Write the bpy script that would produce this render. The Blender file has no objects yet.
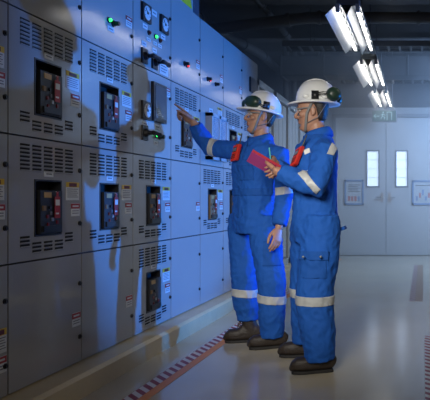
import bpy, bmesh, math, random
from mathutils import Vector, Matrix, noise

random.seed(7)
S = bpy.context.scene
COL = S.collection
PI = math.pi

# ------------------------------------------------------------------ camera, world, lights, exposure
FPX, VPX, CAMZ = 600.0, 423.0, 1.02
cam_d = bpy.data.cameras.new('camera')
cam = bpy.data.objects.new('camera', cam_d)
COL.objects.link(cam)
cam.location = (0, 0, CAMZ)
cam.rotation_euler = (PI / 2, 0, 0)
cam_d.sensor_fit = 'HORIZONTAL'
cam_d.sensor_width = 36
cam_d.lens = 36 * FPX / 430
cam_d.shift_x = -(VPX - 215) / 430
cam_d.clip_start = 0.05
S.camera = cam

w = bpy.data.worlds.new('world')
S.world = w
w.use_nodes = True
w.node_tree.nodes['Background'].inputs[0].default_value = (0.05, 0.08, 0.16, 1)
w.node_tree.nodes['Background'].inputs[1].default_value = 0.1

vs = S.view_settings
vs.view_transform = 'Standard'
vs.look = 'None'
vs.gamma = 1
vs.use_curve_mapping = False
vs.exposure = 0.0


def add_light(name, kind, loc, energy, color, aim=None, **kw):
    d = bpy.data.lights.new(name, kind)
    d.energy = energy
    d.color = color
    for k, v in kw.items():
        setattr(d, k, v)
    o = bpy.data.objects.new(name, d)
    COL.objects.link(o)
    o.location = loc
    if aim is not None:
        o.rotation_euler = (Vector(aim) - Vector(loc)).to_track_quat('-Z', 'Y').to_euler()
    return o


# blue floodlight low on the right, which throws both men's shadows on the switchgear
add_light('blue_floodlight', 'SPOT', (2.15, 5.15, 1.02), 1150, (0.010, 0.225, 1.0), aim=(-1.9, 4.85, 1.62),
          spot_size=math.radians(56), spot_blend=0.55, shadow_soft_size=0.04)
# soft fill spot added near the camera, coned to brighten the two men
add_light('fill_spot', 'SPOT', (-0.85, 0.55, 1.8), 500, (1.0, 0.96, 0.88), aim=(-0.86, 4.1, 0.85),
          spot_size=math.radians(43), spot_blend=1.0, shadow_soft_size=0.45)
# faint warm fill added out of view behind the camera
add_light('warm_fill', 'AREA', (1.9, -1.5, 2.5), 8, (1.0, 0.84, 0.62), aim=(-1.0, 4.2, 0.9), shape='RECTANGLE', size=2.4, size_y=1.6)
# the aisle's overhead lamps above and just in front of the men, out of the picture
add_light('overhead_lamps', 'AREA', (1.3, 3.9, 3.6), 23, (1.0, 0.92, 0.78), aim=(-0.3, 3.6, 0.0), shape='RECTANGLE', size=0.8, size_y=3.0)
# blue area light added out of view to brighten the far haze and door
add_light('haze_fill', 'AREA', (1.6, 8.9, 2.9), 235, (0.36, 0.58, 1.0), aim=(0.2, 10.9, 1.2), shape='RECTANGLE', size=1.4, size_y=0.8)


# ------------------------------------------------------------------ materials
def lin(c):
    c = c / 255
    return c / 12.92 if c <= 0.04045 else ((c + 0.055) / 1.055) ** 2.4


def rgb(r, g, b):
    return (lin(r), lin(g), lin(b), 1)


def mat(name, color, rough=0.5, metal=0.0, var=0.0, scale=6.0, bump=0.0, bscale=60.0, spec=0.5, emit=None, estr=0.0, rvar=0.0):
    m = bpy.data.materials.new(name)
    m.use_nodes = True
    nt = m.node_tree
    b = nt.nodes['Principled BSDF']
    b.inputs['Base Color'].default_value = color
    b.inputs['Roughness'].default_value = rough
    b.inputs['Metallic'].default_value = metal
    b.inputs['Specular IOR Level'].default_value = spec
    tc = nt.nodes.new('ShaderNodeTexCoord')
    if var > 0 or rvar > 0:
        n = nt.nodes.new('ShaderNodeTexNoise')
        n.inputs['Scale'].default_value = scale
        n.inputs['Detail'].default_value = 5
        nt.links.new(tc.outputs['Object'], n.inputs['Vector'])
        if var > 0:
            r = nt.nodes.new('ShaderNodeMapRange')
            r.inputs['To Min'].default_value = 1 - var
            r.inputs['To Max'].default_value = 1 + var
            nt.links.new(n.outputs['Fac'], r.inputs['Value'])
            mx = nt.nodes.new('ShaderNodeVectorMath')
            mx.operation = 'SCALE'
            mx.inputs[0].default_value = color[:3]
            nt.links.new(r.outputs['Result'], mx.inputs['Scale'])
            nt.links.new(mx.outputs['Vector'], b.inputs['Base Color'])
        if rvar > 0:
            r2 = nt.nodes.new('ShaderNodeMapRange')
            r2.inputs['To Min'].default_value = max(0.02, rough - rvar)
            r2.inputs['To Max'].default_value = rough + rvar
            nt.links.new(n.outputs['Fac'], r2.inputs['Value'])
            nt.links.new(r2.outputs['Result'], b.inputs['Roughness'])
    if bump > 0:
        n = nt.nodes.new('ShaderNodeTexNoise')
        n.inputs['Scale'].default_value = bscale
        n.inputs['Detail'].default_value = 3
        nt.links.new(tc.outputs['Object'], n.inputs['Vector'])
        bp = nt.nodes.new('ShaderNodeBump')
        bp.inputs['Strength'].default_value = bump
        bp.inputs['Distance'].default_value = 0.01
        nt.links.new(n.outputs['Fac'], bp.inputs['Height'])
        nt.links.new(bp.outputs['Normal'], b.inputs['Normal'])
    if emit:
        b.inputs['Emission Color'].default_value = emit
        b.inputs['Emission Strength'].default_value = estr
    return m


def stripe_mat(name, c1, c2, freq, slant):
    m = mat(name, c1, 0.45)
    nt = m.node_tree
    b = nt.nodes['Principled BSDF']
    tc = nt.nodes.new('ShaderNodeTexCoord')
    sx = nt.nodes.new('ShaderNodeSeparateXYZ')
    nt.links.new(tc.outputs['Object'], sx.inputs[0])
    a = nt.nodes.new('ShaderNodeMath'); a.operation = 'MULTIPLY_ADD'
    a.inputs[1].default_value = slant
    nt.links.new(sx.outputs['X'], a.inputs[0]); nt.links.new(sx.outputs['Y'], a.inputs[2])
    f = nt.nodes.new('ShaderNodeMath'); f.operation = 'MULTIPLY'; f.inputs[1].default_value = freq
    nt.links.new(a.outputs[0], f.inputs[0])
    fr = nt.nodes.new('ShaderNodeMath'); fr.operation = 'FRACT'
    nt.links.new(f.outputs[0], fr.inputs[0])
    gt = nt.nodes.new('ShaderNodeMath'); gt.operation = 'GREATER_THAN'; gt.inputs[1].default_value = 0.5
    nt.links.new(fr.outputs[0], gt.inputs[0])
    mx = nt.nodes.new('ShaderNodeMix'); mx.data_type = 'RGBA'
    mx.inputs['A'].default_value = c1; mx.inputs['B'].default_value = c2
    nt.links.new(gt.outputs[0], mx.inputs['Factor'])
    nt.links.new(mx.outputs['Result'], b.inputs['Base Color'])
    return m


def glass_mat(name, color, amount, rough=0.05):
    m = bpy.data.materials.new(name)
    m.use_nodes = True
    nt = m.node_tree
    b = nt.nodes['Principled BSDF']
    b.inputs['Base Color'].default_value = color
    b.inputs['Roughness'].default_value = rough
    out = nt.nodes['Material Output']
    t = nt.nodes.new('ShaderNodeBsdfTransparent')
    mx = nt.nodes.new('ShaderNodeMixShader')
    mx.inputs[0].default_value = amount
    nt.links.new(t.outputs[0], mx.inputs[1]); nt.links.new(b.outputs[0], mx.inputs[2])
    nt.links.new(mx.outputs[0], out.inputs['Surface'])
    return m


PAINT = mat('cabinet_paint', (0.34, 0.335, 0.32, 1), 0.14, var=0.05, scale=3, bump=0.015, bscale=7)
PAINTB = mat('cabinet_body_paint', (0.30, 0.30, 0.30, 1), 0.4, var=0.05)
LIP = mat('louver_lip', (0.40, 0.40, 0.39, 1), 0.4)
BLACK = mat('black_plastic', (0.012, 0.012, 0.014, 1), 0.4)
DARK = mat('dark_opening', (0.006, 0.006, 0.007, 1), 0.8)
GREYP = mat('breaker_grey', (0.016, 0.016, 0.019, 1), 0.45)
WHITE = mat('white_plastic', (0.72, 0.72, 0.70, 1), 0.4)
OFFW = mat('label_white', (0.62, 0.63, 0.62, 1), 0.5, var=0.12, scale=60)
RED = mat('label_red', rgb(158, 34, 34), 0.5)
YELL = mat('label_yellow', rgb(214, 176, 40), 0.5)
MAROON = mat('label_maroon', rgb(96, 26, 24), 0.5)
INK = mat('label_ink', (0.12, 0.12, 0.14, 1), 0.6)
RELAYF = mat('relay_face', (0.05, 0.06, 0.07, 1), 0.15)
BRASS = mat('plate_tan', rgb(186, 150, 92), 0.5)
BROWN = mat('breaker_brown', rgb(124, 98, 66), 0.5, var=0.2, scale=20)
GREENL = mat('green_lamp', rgb(30, 220, 70), 0.3, emit=(0.03, 1.0, 0.14, 1), estr=3.0)
REDL = mat('red_lamp', rgb(220, 30, 30), 0.3, emit=(1.0, 0.05, 0.04, 1), estr=1.6)
REDOFF = mat('red_lamp_off', rgb(110, 26, 24), 0.3)
STEEL = mat('steel', (0.42, 0.43, 0.45, 1), 0.35, metal=0.8)
FLOOR = mat('epoxy_floor', (0.50, 0.44, 0.325, 1), 0.16, var=0.10, scale=1.6, bump=0.02, bscale=14, rvar=0.04)
CURB = mat('curb_paint', (0.62, 0.50, 0.28, 1), 0.34, var=0.14, scale=5, bump=0.25, bscale=12)
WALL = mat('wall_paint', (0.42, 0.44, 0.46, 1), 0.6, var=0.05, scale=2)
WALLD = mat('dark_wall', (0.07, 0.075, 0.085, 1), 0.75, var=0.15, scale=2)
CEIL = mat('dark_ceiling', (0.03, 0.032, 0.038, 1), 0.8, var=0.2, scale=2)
DOORP = mat('door_paint', (0.50, 0.53, 0.56, 1), 0.45, var=0.04, scale=1.5)
FRAMEP = mat('door_frame_paint', (0.25, 0.27, 0.30, 1), 0.5)
PIPE = mat('dark_pipe', (0.05, 0.053, 0.06, 1), 0.5, var=0.1)
LAMPW = mat('lamp_white', (0.20, 0.215, 0.235, 1), 0.35)
TUBE = mat('lamp_tube', (1, 1, 1, 1), 0.3, emit=(1.0, 0.97, 0.93, 1), estr=11)
LAMPD = mat('lamp_spine', (0.05, 0.06, 0.08, 1), 0.5)
LITPANE = mat('lit_pane', (0.8, 0.85, 0.9, 1), 0.3, emit=(0.52, 0.70, 1.0, 1), estr=1.5)
SIGNG = mat('exit_sign_green', rgb(58, 92, 90), 0.4, emit=(0.10, 0.22, 0.22, 1), estr=0.1)
SIGNW = mat('exit_sign_white', rgb(190, 215, 212), 0.4, emit=(0.3, 0.45, 0.45, 1), estr=0.15)
ORANGE = mat('orange_floor_line', rgb(216, 132, 44), 0.45, var=0.15, scale=8)
TANL = mat('tan_floor_line', rgb(150, 126, 104), 0.45)
HAZ = stripe_mat('hazard_stripe', rgb(136, 26, 44), rgb(214, 210, 208), 12.0, 1.0)
HAZF = stripe_mat('worn_hazard_stripe', rgb(150, 105, 108), rgb(160, 155, 150), 8.0, 1.0)
SKIN = mat('skin', (0.36, 0.185, 0.12, 1), 0.5, var=0.06, scale=20)
HAIR = mat('black_hair', (0.010, 0.009, 0.009, 1), 0.5, bump=0.5, bscale=120)
CLOTH = mat('blue_coverall_cloth', (0.012, 0.085, 0.37, 1), 0.8, var=0.15, scale=9, bump=0.55, bscale=26, spec=0.2)
CLOTHD = mat('blue_seam_cloth', (0.010, 0.072, 0.31, 1), 0.8, var=0.1, spec=0.2)
REFL = mat('reflective_tape', (0.40, 0.41, 0.41, 1), 0.45, var=0.08, scale=20)
HATW = mat('white_hat_shell', (0.70, 0.71, 0.71, 1), 0.25)
MUFF = mat('dark_green_muff', (0.016, 0.040, 0.029, 1), 0.35)
STRAP = mat('grey_strap', (0.18, 0.18, 0.18, 1), 0.7)
LENS = glass_mat('clear_lens', (0.55, 0.62, 0.75, 1), 0.12)
COVERG = glass_mat('clear_cover', (0.75, 0.82, 0.9, 1), 0.25)
EYEW = mat('eye_white', (0.6, 0.58, 0.55, 1), 0.3)
EYED = mat('eye_iris', (0.02, 0.012, 0.01, 1), 0.2)
LEATHER = mat('brown_leather', (0.028, 0.020, 0.016, 1), 0.55, var=0.35, scale=14, bump=0.4, bscale=50)
SOLE = mat('black_rubber_sole', (0.015, 0.014, 0.014, 1), 0.7)
LACE = mat('boot_lace', (0.10, 0.085, 0.07, 1), 0.8)
RADIO = mat('red_radio_case', rgb(188, 44, 30), 0.4)
PINK = mat('pink_notebook_cover', rgb(214, 64, 128), 0.4, var=0.05)
CRIMS = mat('crimson_notebook_edge', rgb(150, 22, 40), 0.5)
PAGE = mat('paper_pages', (0.7, 0.69, 0.66, 1), 0.7)
PENM = mat('teal_pen', rgb(80, 170, 170), 0.35)
FARP = mat('pale_grey_panel', (0.40, 0.41, 0.41, 1), 0.5, var=0.05, scale=3)
FARD = mat('panel_gap', (0.06, 0.065, 0.07, 1), 0.7)
POSTF = mat('blue_poster_frame', rgb(120, 150, 190), 0.4)
POSTG = mat('poster_grey', rgb(190, 198, 205), 0.5)
POSTR = mat('poster_red', rgb(190, 120, 120), 0.5)
WARNY = mat('warning_yellow', rgb(222, 200, 40), 0.5)


# ------------------------------------------------------------------ mesh helpers
def P(px, py, Y):
    """photo pixel at a given distance -> point of the room"""
    return Vector(((px - VPX) * Y / FPX, Y, CAMZ + (200 - py) * Y / FPX))


class MB:
    def __init__(self):
        self.v, self.f, self.m, self.mats = [], [], [], []

    def mi(self, m):
        if m not in self.mats:
            self.mats.append(m)
        return self.mats.index(m)

    def add(self, vs_, fs, m):
        o = len(self.v)
        self.v += [Vector(p) for p in vs_]
        k = self.mi(m)
        for f in fs:
            self.f.append(tuple(i + o for i in f)); self.m.append(k)
        return self

    def box(self, a, b, m):
        x0, x1 = sorted((a[0], b[0])); y0, y1 = sorted((a[1], b[1])); z0, z1 = sorted((a[2], b[2]))
        vs_ = [(x0, y0, z0), (x1, y0, z0), (x1, y1, z0), (x0, y1, z0), (x0, y0, z1), (x1, y0, z1), (x1, y1, z1), (x0, y1, z1)]
        return self.add(vs_, [(0, 3, 2, 1), (4, 5, 6, 7), (0, 1, 5, 4), (1, 2, 6, 5), (2, 3, 7, 6), (3, 0, 4, 7)], m)

    def obox(self, c, ax, half, m):
        """box with own axes ax=(u,v,w) unit vectors"""
        c = Vector(c); u, v, w_ = ax
        p = []
        for sz in (-1, 1):
            for sx, sy in ((-1, -1), (1, -1), (1, 1), (-1, 1)):
                p.append(c + u * (sx * half[0]) + v * (sy * half[1]) + w_ * (sz * half[2]))
        return self.add(p, [(0, 3, 2, 1), (4, 5, 6, 7), (0, 1, 5, 4), (1, 2, 6, 5), (2, 3, 7, 6), (3, 0, 4, 7)], m)

    def rings(self, rings, m, cap=True):
        n = len(rings[0]); vs_ = [p for r in rings for p in r]; fs = []
        for i in range(len(rings) - 1):
            for j in range(n):
                k = (j + 1) % n
                fs.append((i * n + j, i * n + k, (i + 1) * n + k, (i + 1) * n + j))
        if cap:
            fs.append(tuple(reversed(range(n)))); fs.append(tuple((len(rings) - 1) * n + j for j in range(n)))
        return self.add(vs_, fs, m)

    def tube(self, chain, m, ref=(0, 0, 1), n=12, round_=True, power=2.0):
        """chain: list of (point, r) or (point, ru, rv); u lies along ref"""
        ch = [(Vector(c[0]), c[1], c[2] if len(c) > 2 else c[1]) for c in chain]
        if round_:
            for end in (0, 1):
                (p, a, b), q = (ch[0], ch[1][0]) if end == 0 else (ch[-1], ch[-2][0])
                d = (p - q).normalized(); r = min(a, b)
                extra = [(p + d * r * 0.55, a * 0.82, b * 0.82), (p + d * r * 0.9, a * 0.4, b * 0.4)]
                ch = list(reversed(extra)) + ch if end == 0 else ch + extra
        ref = Vector(ref).normalized(); R = []
        for i, (p, a, b) in enumerate(ch):
            t = (ch[min(i + 1, len(ch) - 1)][0] - ch[max(i - 1, 0)][0])
            t = t.normalized() if t.length > 1e-9 else Vector((0, 0, 1))
            u = ref - t * ref.dot(t)
            if u.length < 0.05:
                u = Vector((1, 0, 0)) - t * t.x
                if u.length < 0.05:
                    u = Vector((0, 1, 0)) - t * t.y
            u.normalize(); v = t.cross(u)
            ring = []
            for j in range(n):
                g = 2 * PI * j / n
                c, s = math.cos(g), math.sin(g)
                e = 2 / power
                c = math.copysign(abs(c) ** e, c); s = math.copysign(abs(s) ** e, s)
                ring.append(p + u * (a * c) + v * (b * s))
            R.append(ring)
        return self.rings(R, m)

    def ball(self, c, r, m, ax=None, n=12):
        """ellipsoid; r = (rx,ry,rz), ax = axes"""
        c = Vector(c)
        if not hasattr(r, '__len__'):
            r = (r, r, r)
        ax = ax or (Vector((1, 0, 0)), Vector((0, 1, 0)), Vector((0, 0, 1)))
        R = []
        k = max(6, n // 2 + 2)
        for i in range(k + 1):
            t = -PI / 2 + PI * (i + 0.001) / (k + 0.002)
            R.append([c + ax[0] * (r[0] * math.cos(t) * math.cos(2 * PI * j / n)) + ax[1] * (r[1] * math.cos(t) * math.sin(2 * PI * j / n)) + ax[2] * (r[2] * math.sin(t)) for j in range(n)])
        return self.rings(R, m)

    def disc(self, c, axis, r, h, m, n=20, r2=None):
        c = Vector(c); a = Vector(axis).normalized()
        u = a.orthogonal().normalized(); v = a.cross(u)
        r2 = r if r2 is None else r2
        R = [[c + a * hh + u * (rr * math.cos(2 * PI * j / n)) + v * (rr * math.sin(2 * PI * j / n)) for j in range(n)] for hh, rr in ((0, r), (h, r2))]
        return self.rings(R, m)

    def build(self, name, parent=None, smooth=False, bevel=0.0, origin=None, remesh=0.0, smoothit=0, disp=None):
        root = parent
        while root is not None and root.parent is not None:
            root = root.parent
        if origin is None:
            origin = Vector(root.location) if root is not None else Vector((0, 0, 0))
        origin = Vector(origin)
        me = bpy.data.meshes.new(name)
        me.from_pydata([tuple(p - origin) for p in self.v], [], self.f)
        for m in self.mats:
            me.materials.append(m)
        me.polygons.foreach_set('material_index', self.m)
        bm = bmesh.new(); bm.from_mesh(me)
        bmesh.ops.recalc_face_normals(bm, faces=bm.faces)
        bm.to_mesh(me); bm.free()
        o = bpy.data.objects.new(name, me)
        COL.objects.link(o)
        if remesh > 0:
            md = o.modifiers.new('r', 'REMESH'); md.mode = 'VOXEL'; md.voxel_size = remesh
            if smoothit:
                sm = o.modifiers.new('s', 'SMOOTH'); sm.iterations = smoothit; sm.factor = 0.5
            dg = bpy.context.evaluated_depsgraph_get(); dg.update()
            m2 = bpy.data.meshes.new_from_object(o.evaluated_get(dg))
            o.modifiers.clear()
            o.data = m2
            bpy.data.meshes.remove(me)
            m2.name = name
            me = m2
            if disp:
                nrm = [v.normal.copy() for v in me.vertices]
                for v, n_ in zip(me.vertices, nrm):
                    v.co = v.co + n_ * disp(v.co)
            me.update()
        if bevel > 0:
            bv = o.modifiers.new('bevel', 'BEVEL'); bv.width = bevel; bv.segments = 2; bv.limit_method = 'ANGLE'
        if smooth:
            me.polygons.foreach_set('use_smooth', [True] * len(me.polygons))
        if parent is None:
            o.location = origin
        else:
            o.parent = parent
        return o


def tag(o, label=None, cat=None, group=None, kind=None):
    if label: o['label'] = label
    if cat: o['category'] = cat
    if group: o['group'] = group
    if kind: o['kind'] = kind
    return o


def thing(name, loc, label, cat, group=None):
    o = bpy.data.objects.new(name, None)
    o.empty_display_size = 0.1
    COL.objects.link(o)
    o.location = loc
    return tag(o, label, cat, group)


def struct(name, mb, **kw):
    return tag(mb.build(name, **kw), kind='structure')


# ------------------------------------------------------------------ the setting
CX = -1.9                      # front plane of the switchgear
BACK, CEILZ, LEFTX, RIGHTX, NEARY = 11.03, 3.75, -3.6, 3.4, -3.0
struct('floor', MB().box((LEFTX, NEARY, -0.1), (RIGHTX, BACK + 0.2, 0), FLOOR))
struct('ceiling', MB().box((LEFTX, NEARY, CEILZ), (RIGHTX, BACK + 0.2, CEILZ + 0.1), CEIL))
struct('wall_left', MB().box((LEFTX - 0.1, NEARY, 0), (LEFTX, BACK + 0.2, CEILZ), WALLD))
struct('wall_right', MB().box((RIGHTX, NEARY, 0), (RIGHTX + 0.1, BACK + 0.2, CEILZ), WALL))
struct('wall_near', MB().box((LEFTX, NEARY - 0.1, 0), (RIGHTX, NEARY, CEILZ), WALLD))
DL, DM, DR, DT = -1.60, -0.68, 0.24, 2.53
mb = MB()
mb.box((LEFTX, BACK, 0), (DL - 0.06, BACK + 0.2, 2.72), WALL)
mb.box((DR + 0.06, BACK, 0), (RIGHTX, BACK + 0.2, 2.72), WALL)
mb.box((DL - 0.06, BACK, DT + 0.06), (DR + 0.06, BACK + 0.2, 2.72), WALL)
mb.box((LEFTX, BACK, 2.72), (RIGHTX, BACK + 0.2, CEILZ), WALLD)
struct('wall_back', mb)
mb = MB()
mb.box((DL - 0.07, BACK - 0.03, 0), (DL, BACK + 0.1, DT + 0.07), FRAMEP)
mb.box((DR, BACK - 0.03, 0), (DR + 0.07, BACK + 0.1, DT + 0.07), FRAMEP)
mb.box((DL - 0.07, BACK - 0.03, DT), (DR + 0.07, BACK + 0.1, DT + 0.07), FRAMEP)
struct('trim_1', mb)
WZ0, WZ1 = 1.27, 1.92


def leaf(name, x0, x1, wx0, wx1, hx, number):
    y0, y1 = BACK + 0.0, BACK + 0.05
    m_ = MB()
    m_.box((x0, y0, 0.01), (wx0, y1, DT), DOORP); m_.box((wx1, y0, 0.01), (x1, y1, DT), DOORP)
    m_.box((wx0, y0, 0.01), (wx1, y1, WZ0), DOORP); m_.box((wx0, y0, WZ1), (wx1, y1, DT), DOORP)
    d = struct(name, m_)
    f = MB()
    for a, b in (((wx0 - .02, WZ0 - .02), (wx0 + .008, WZ1 + .02)), ((wx1 - .008, WZ0 - .02), (wx1 + .02, WZ1 + .02)),
                 ((wx0, WZ0 - .02), (wx1, WZ0 + .008)), ((wx0, WZ1 - .008), (wx1, WZ1 + .02))):
        f.box((a[0], y0 - .01, a[1]), (b[0], y1, b[1]), FRAMEP)
    for k in range(1, 4):
        z = WZ0 + (WZ1 - WZ0) * k / 4
        f.box((wx0, y0 + .012, z - .004), (wx1, y0 + .02, z + .004), POSTG)
    f.build('window_frame', parent=d)
    MB().box((wx0, y0 + .022, WZ0), (wx1, y0 + .03, WZ1), LITPANE).build('pane', parent=d)
    h = MB()
    h.box((hx - .02, y0 - .012, .98), (hx + .02, y0 - .0005, 1.16), STEEL)
    h.tube([((hx, y0 - .012, 1.07), .009), ((hx, y0 - .05, 1.07), .009), ((hx + (-.11 if hx < DM else .11), y0 - .05, 1.07), .009)], STEEL)
    h.build('handle', parent=d)
    for z in (0.3, 1.25, 2.2):
        xx = x0 + .012 if hx > (x0 + x1) / 2 else x1 - .012
        MB().disc((xx, y0 - .006, z), (0, 0, 1), .012, .1, STEEL).build('hinge', parent=d)
    return d


leaf('door_1', DL, DM - .004, -1.03, -0.815, DM - .07, 1)
leaf('door_2', DM + .004, DR, -0.495, -0.29, DM + .07, 2)

# curb the switchgear stands on
mb = MB()
prof = [(CX - 1.2, 0), (-1.752, 0), (-1.745, 0.105), (-1.765, 0.122), (CX - 1.2, 0.122)]
mb.rings([[Vector((x, y, z)) for x, z in prof] for y in (NEARY, BACK)], CURB)
struct('trim_2', mb)

# ceiling structure: beams across, ducts, pipes
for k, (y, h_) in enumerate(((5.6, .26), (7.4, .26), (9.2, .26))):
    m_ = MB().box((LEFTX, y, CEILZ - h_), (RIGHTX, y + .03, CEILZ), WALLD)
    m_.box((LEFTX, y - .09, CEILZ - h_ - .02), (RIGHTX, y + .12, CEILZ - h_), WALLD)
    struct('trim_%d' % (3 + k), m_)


def pipe(name, pts, r, label, cat, m=PIPE, group=None, flange=True):
    o = Vector(pts[0])
    m_ = MB().tube([(p, r) for p in pts], m, ref=(0.3, 0.2, 1), n=12, round_=False)
    if flange:
        for p, q in zip(pts, pts[1:]):
            d = (Vector(q) - Vector(p)); L = d.length; d.normalize()
            for s in [0.12 + 1.3 * i for i in range(int(L / 1.3) + 1)]:
                if s + .05 < L:
                    m_.disc(Vector(p) + d * s, d, r * 1.25, .04, m, n=14)
    ob = m_.build(name, smooth=True, origin=o)
    md = ob.modifiers.new('e', 'EDGE_SPLIT'); md.split_angle = 0.7
    return tag(ob, label, cat, group)


pipe('ceiling_pipe', [(-3.2, 7.9, 3.22), (-1.5, 7.9, 3.42), (2.0, 7.9, 3.42)], .075, 'dark pipe rising then crossing under the ceiling ahead of the second lamp', 'pipe')
pipe('ceiling_pipe', [(-3.3, 5.0, 3.35), (-2.6, 9.6, 3.35), (-2.6, 10.6, 3.35)], .07, 'long dark pipe running along the ceiling above the blue-lit switchgear', 'pipe')
pipe('ceiling_pipe', [(-2.05, 4.9, 3.5), (-2.05, 10.7, 3.5)], .045, 'thinnest dark ceiling pipe running toward the far wall', 'pipe')
pipe('wall_pipe', [P(286, 130, 10.7), P(286, 40, 10.7)], .055, 'left one of the two upright dark pipes on the far wall', 'pipe')
pipe('wall_pipe', [P(294, 130, 10.7), P(294, 40, 10.7)], .055, 'right one of the two upright dark pipes on the far wall', 'pipe')
pipe('wall_pipe', [P(318, 130, 10.8), P(318, 48, 10.8)], .03, 'slim upright conduit on the far wall behind the right man\'s white helmet', 'pipe')


def duct(x0, x1, y0, y1, z0, z1, label):
    m_ = MB().box((x0, y0, z0), (x1, y1, z1), PIPE)
    n = int((x1 - x0) / .7)
    for i in range(n + 1):
        x = x0 + .02 + (x1 - x0 - .07) * i / max(1, n)
        m_.box((x, y0 - .02, z0 - .02), (x + .03, y1 + .02, z1 + .02), PIPE)
    return tag(m_.build('air_duct', origin=(x0, y0, z0), bevel=.004), label, 'duct')


duct(-2.4, 2.6, 10.0, 10.45, 3.10, 3.42, 'dark rectangular air duct crossing the ceiling in front of the far wall')


def tray(x0, x1, y, z, label):
    root = thing('cable_tray', (x0, y, z), label, 'cable tray')
    for dy in (0, .3):
        MB().box((x0, y + dy, z), (x1, y + dy + .02, z + .08), PIPE).build('side_rail', parent=root)
    n = int((x1 - x0) / .16)
    for i in range(n):
        x = x0 + .05 + i * .16
        MB().box((x, y + .02, z), (x + .03, y + .3, z + .02), PIPE).build('rung', parent=root)
    for k in range(5):
        MB().tube([((x0 + .02 + (x1 - x0 - .04) * t, y + .06 + .048 * k, z + .035 + .008 * math.sin(9 * t + k)), .016) for t in [i / 14 for i in range(15)]], BLACK, n=7, round_=False).build('cable', parent=root, smooth=True)
    for x in (x0 + .4, (x0 + x1) / 2, x1 - .4):
        for dy in (0.005, .315):
            MB().box((x, y + dy - .006, z + .08), (x + .012, y + dy + .006, CEILZ), PIPE).build('hanger_rod', parent=root)


tray(-1.35, 2.4, 9.55, 2.93, 'long cable tray hanging level in front of the far wall')
tray(-2.0, 2.4, 8.5, 3.2, 'higher and nearer cable tray crossing over the middle lamps')

# ------------------------------------------------------------------ ceiling lamps
LX, LZ = -0.665, 2.69


def fixture(y0, y1, label):
    root = thing('ceiling_light', (LX, (y0 + y1) / 2, LZ), label, 'light', 'twin-tube lamps along the aisle')
    MB().box((LX - .10, y0, LZ + .056), (LX + .10, y1, LZ + .12), LAMPD).build('spine', parent=root, bevel=.006)
    for y in (y0 + .2, y1 - .2):
        MB().tube([((LX, y, LZ + .13), .008), ((LX, y, CEILZ), .008)], LAMPD, n=8, round_=False).build('suspension_rod', parent=root)
    for s in (-1, 1):
        r = MB()
        # sections of one reflector half: inner slope, slotted ridge, outer skirt
        def slab(xa, za, xb, zb, ya, yb, t=.004):
            a, b = Vector((LX + s * xa, 0, LZ + za)), Vector((LX + s * xb, 0, LZ + zb))
            d = (b - a).normalized(); nrm = Vector((-d.z, 0, d.x))
            c = (a + b) / 2 + Vector((0, (ya + yb) / 2, 0))
            r.obox(c, (d, Vector((0, 1, 0)), nrm), ((b - a).length / 2, (yb - ya) / 2, t / 2), LAMPW)
        slab(.005 if s < 0 else -.015, -.05, .055 if s < 0 else .032, .045, y0, y1)
        slab(.115, .045, .200 if s < 0 else .148, -.035 if s < 0 else -.07, y0, y1)
        L = y1 - y0
        n = 7 if s < 0 else 6
        bars = ((.055, .066), (.080, .090), (.104, .115)) if s < 0 else ((.032, .039), (.108, .115))
        for a_, b_ in bars:
            slab(a_, .045, b_, .045, y0, y1)
        for i in range(n + 1):
            yc = y0 + L * i / n
            slab(.055 if s < 0 else .032, .045, .115, .045, max(y0, yc - .03), min(y1, yc + .03))
        r.build('reflector', parent=root)
        MB().tube([((LX + s * .088, y0 + .03, LZ + .004), .013), ((LX + s * .088, y1 - .03, LZ + .004), .013)], TUBE, n=10).build('tube', parent=root, smooth=True)
        for y in (y0 - .004, y1 + .004):
            MB().box((LX + s * .07, y - .012, LZ - .012), (LX + s * .106, y + .012, LZ + .06), LAMPW).build('lamp_holder', parent=root, bevel=.003)


fixture(5.3, 6.7, 'nearest and largest hanging white twin-tube lamp')
fixture(7.35, 8.75, 'middle hanging white twin-tube lamp, second from the viewer')
fixture(9.35, 10.7, 'farthest and smallest hanging white twin-tube lamp, just over the exit sign')

# exit sign hanging ahead of the door
ex = thing('exit_sign', (-0.68, 10.55, 2.36), 'dim green exit sign box hanging over the seam of the double door', 'sign')
MB().box((-.90, 10.53, 2.39), (-.46, 10.60, 2.60), FRAMEP).build('housing', parent=ex, bevel=.006)
m_ = MB().box((-.885, 10.522, 2.405), (-.475, 10.531, 2.585), SIGNG)
def strokes(x, z, segs, w_=.012):
    for a, b in segs:
        A = Vector((x + a[0], 10.519, z + a[1])); B = Vector((x + b[0], 10.519, z + b[1]))
        d = (B - A).normalized(); n_ = Vector((-d.z, 0, d.x))
        m_.obox((A + B) / 2, (d, Vector((0, 1, 0)), n_), ((B - A).length / 2 + w_ / 2, .004, w_ / 2), SIGNW)
# running figure, doorway and arrow
m_.ball((-.70, 10.519, 2.555), (.014, .004, .014), SIGNW)
strokes(-.70, 2.5, [((.0, .03), (-.015, -.01)), ((-.015, -.01), (.03, -.03)), ((.03, -.03), (.02, -.065)), ((-.015, -.01), (-.04, -.055)), ((0, .03), (.035, .005)), ((0, .03), (-.035, .01))])
strokes(-.59, 2.5, [((-.04, -.07), (-.04, .06)), ((-.04, .06), (.04, .06)), ((.04, .06), (.04, -.07))])
strokes(-.82, 2.49, [((-.04, 0), (.05, 0)), ((-.04, 0), (-.01, .03)), ((-.04, 0), (-.01, -.03))])
m_.build('face_panel', parent=ex)
for x in (-.82, -.54):
    MB().tube([((x, 10.565, 2.6), .006), ((x, 10.565, CEILZ), .006)], FRAMEP, n=8, round_=False).build('hanger_rod', parent=ex)


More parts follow.
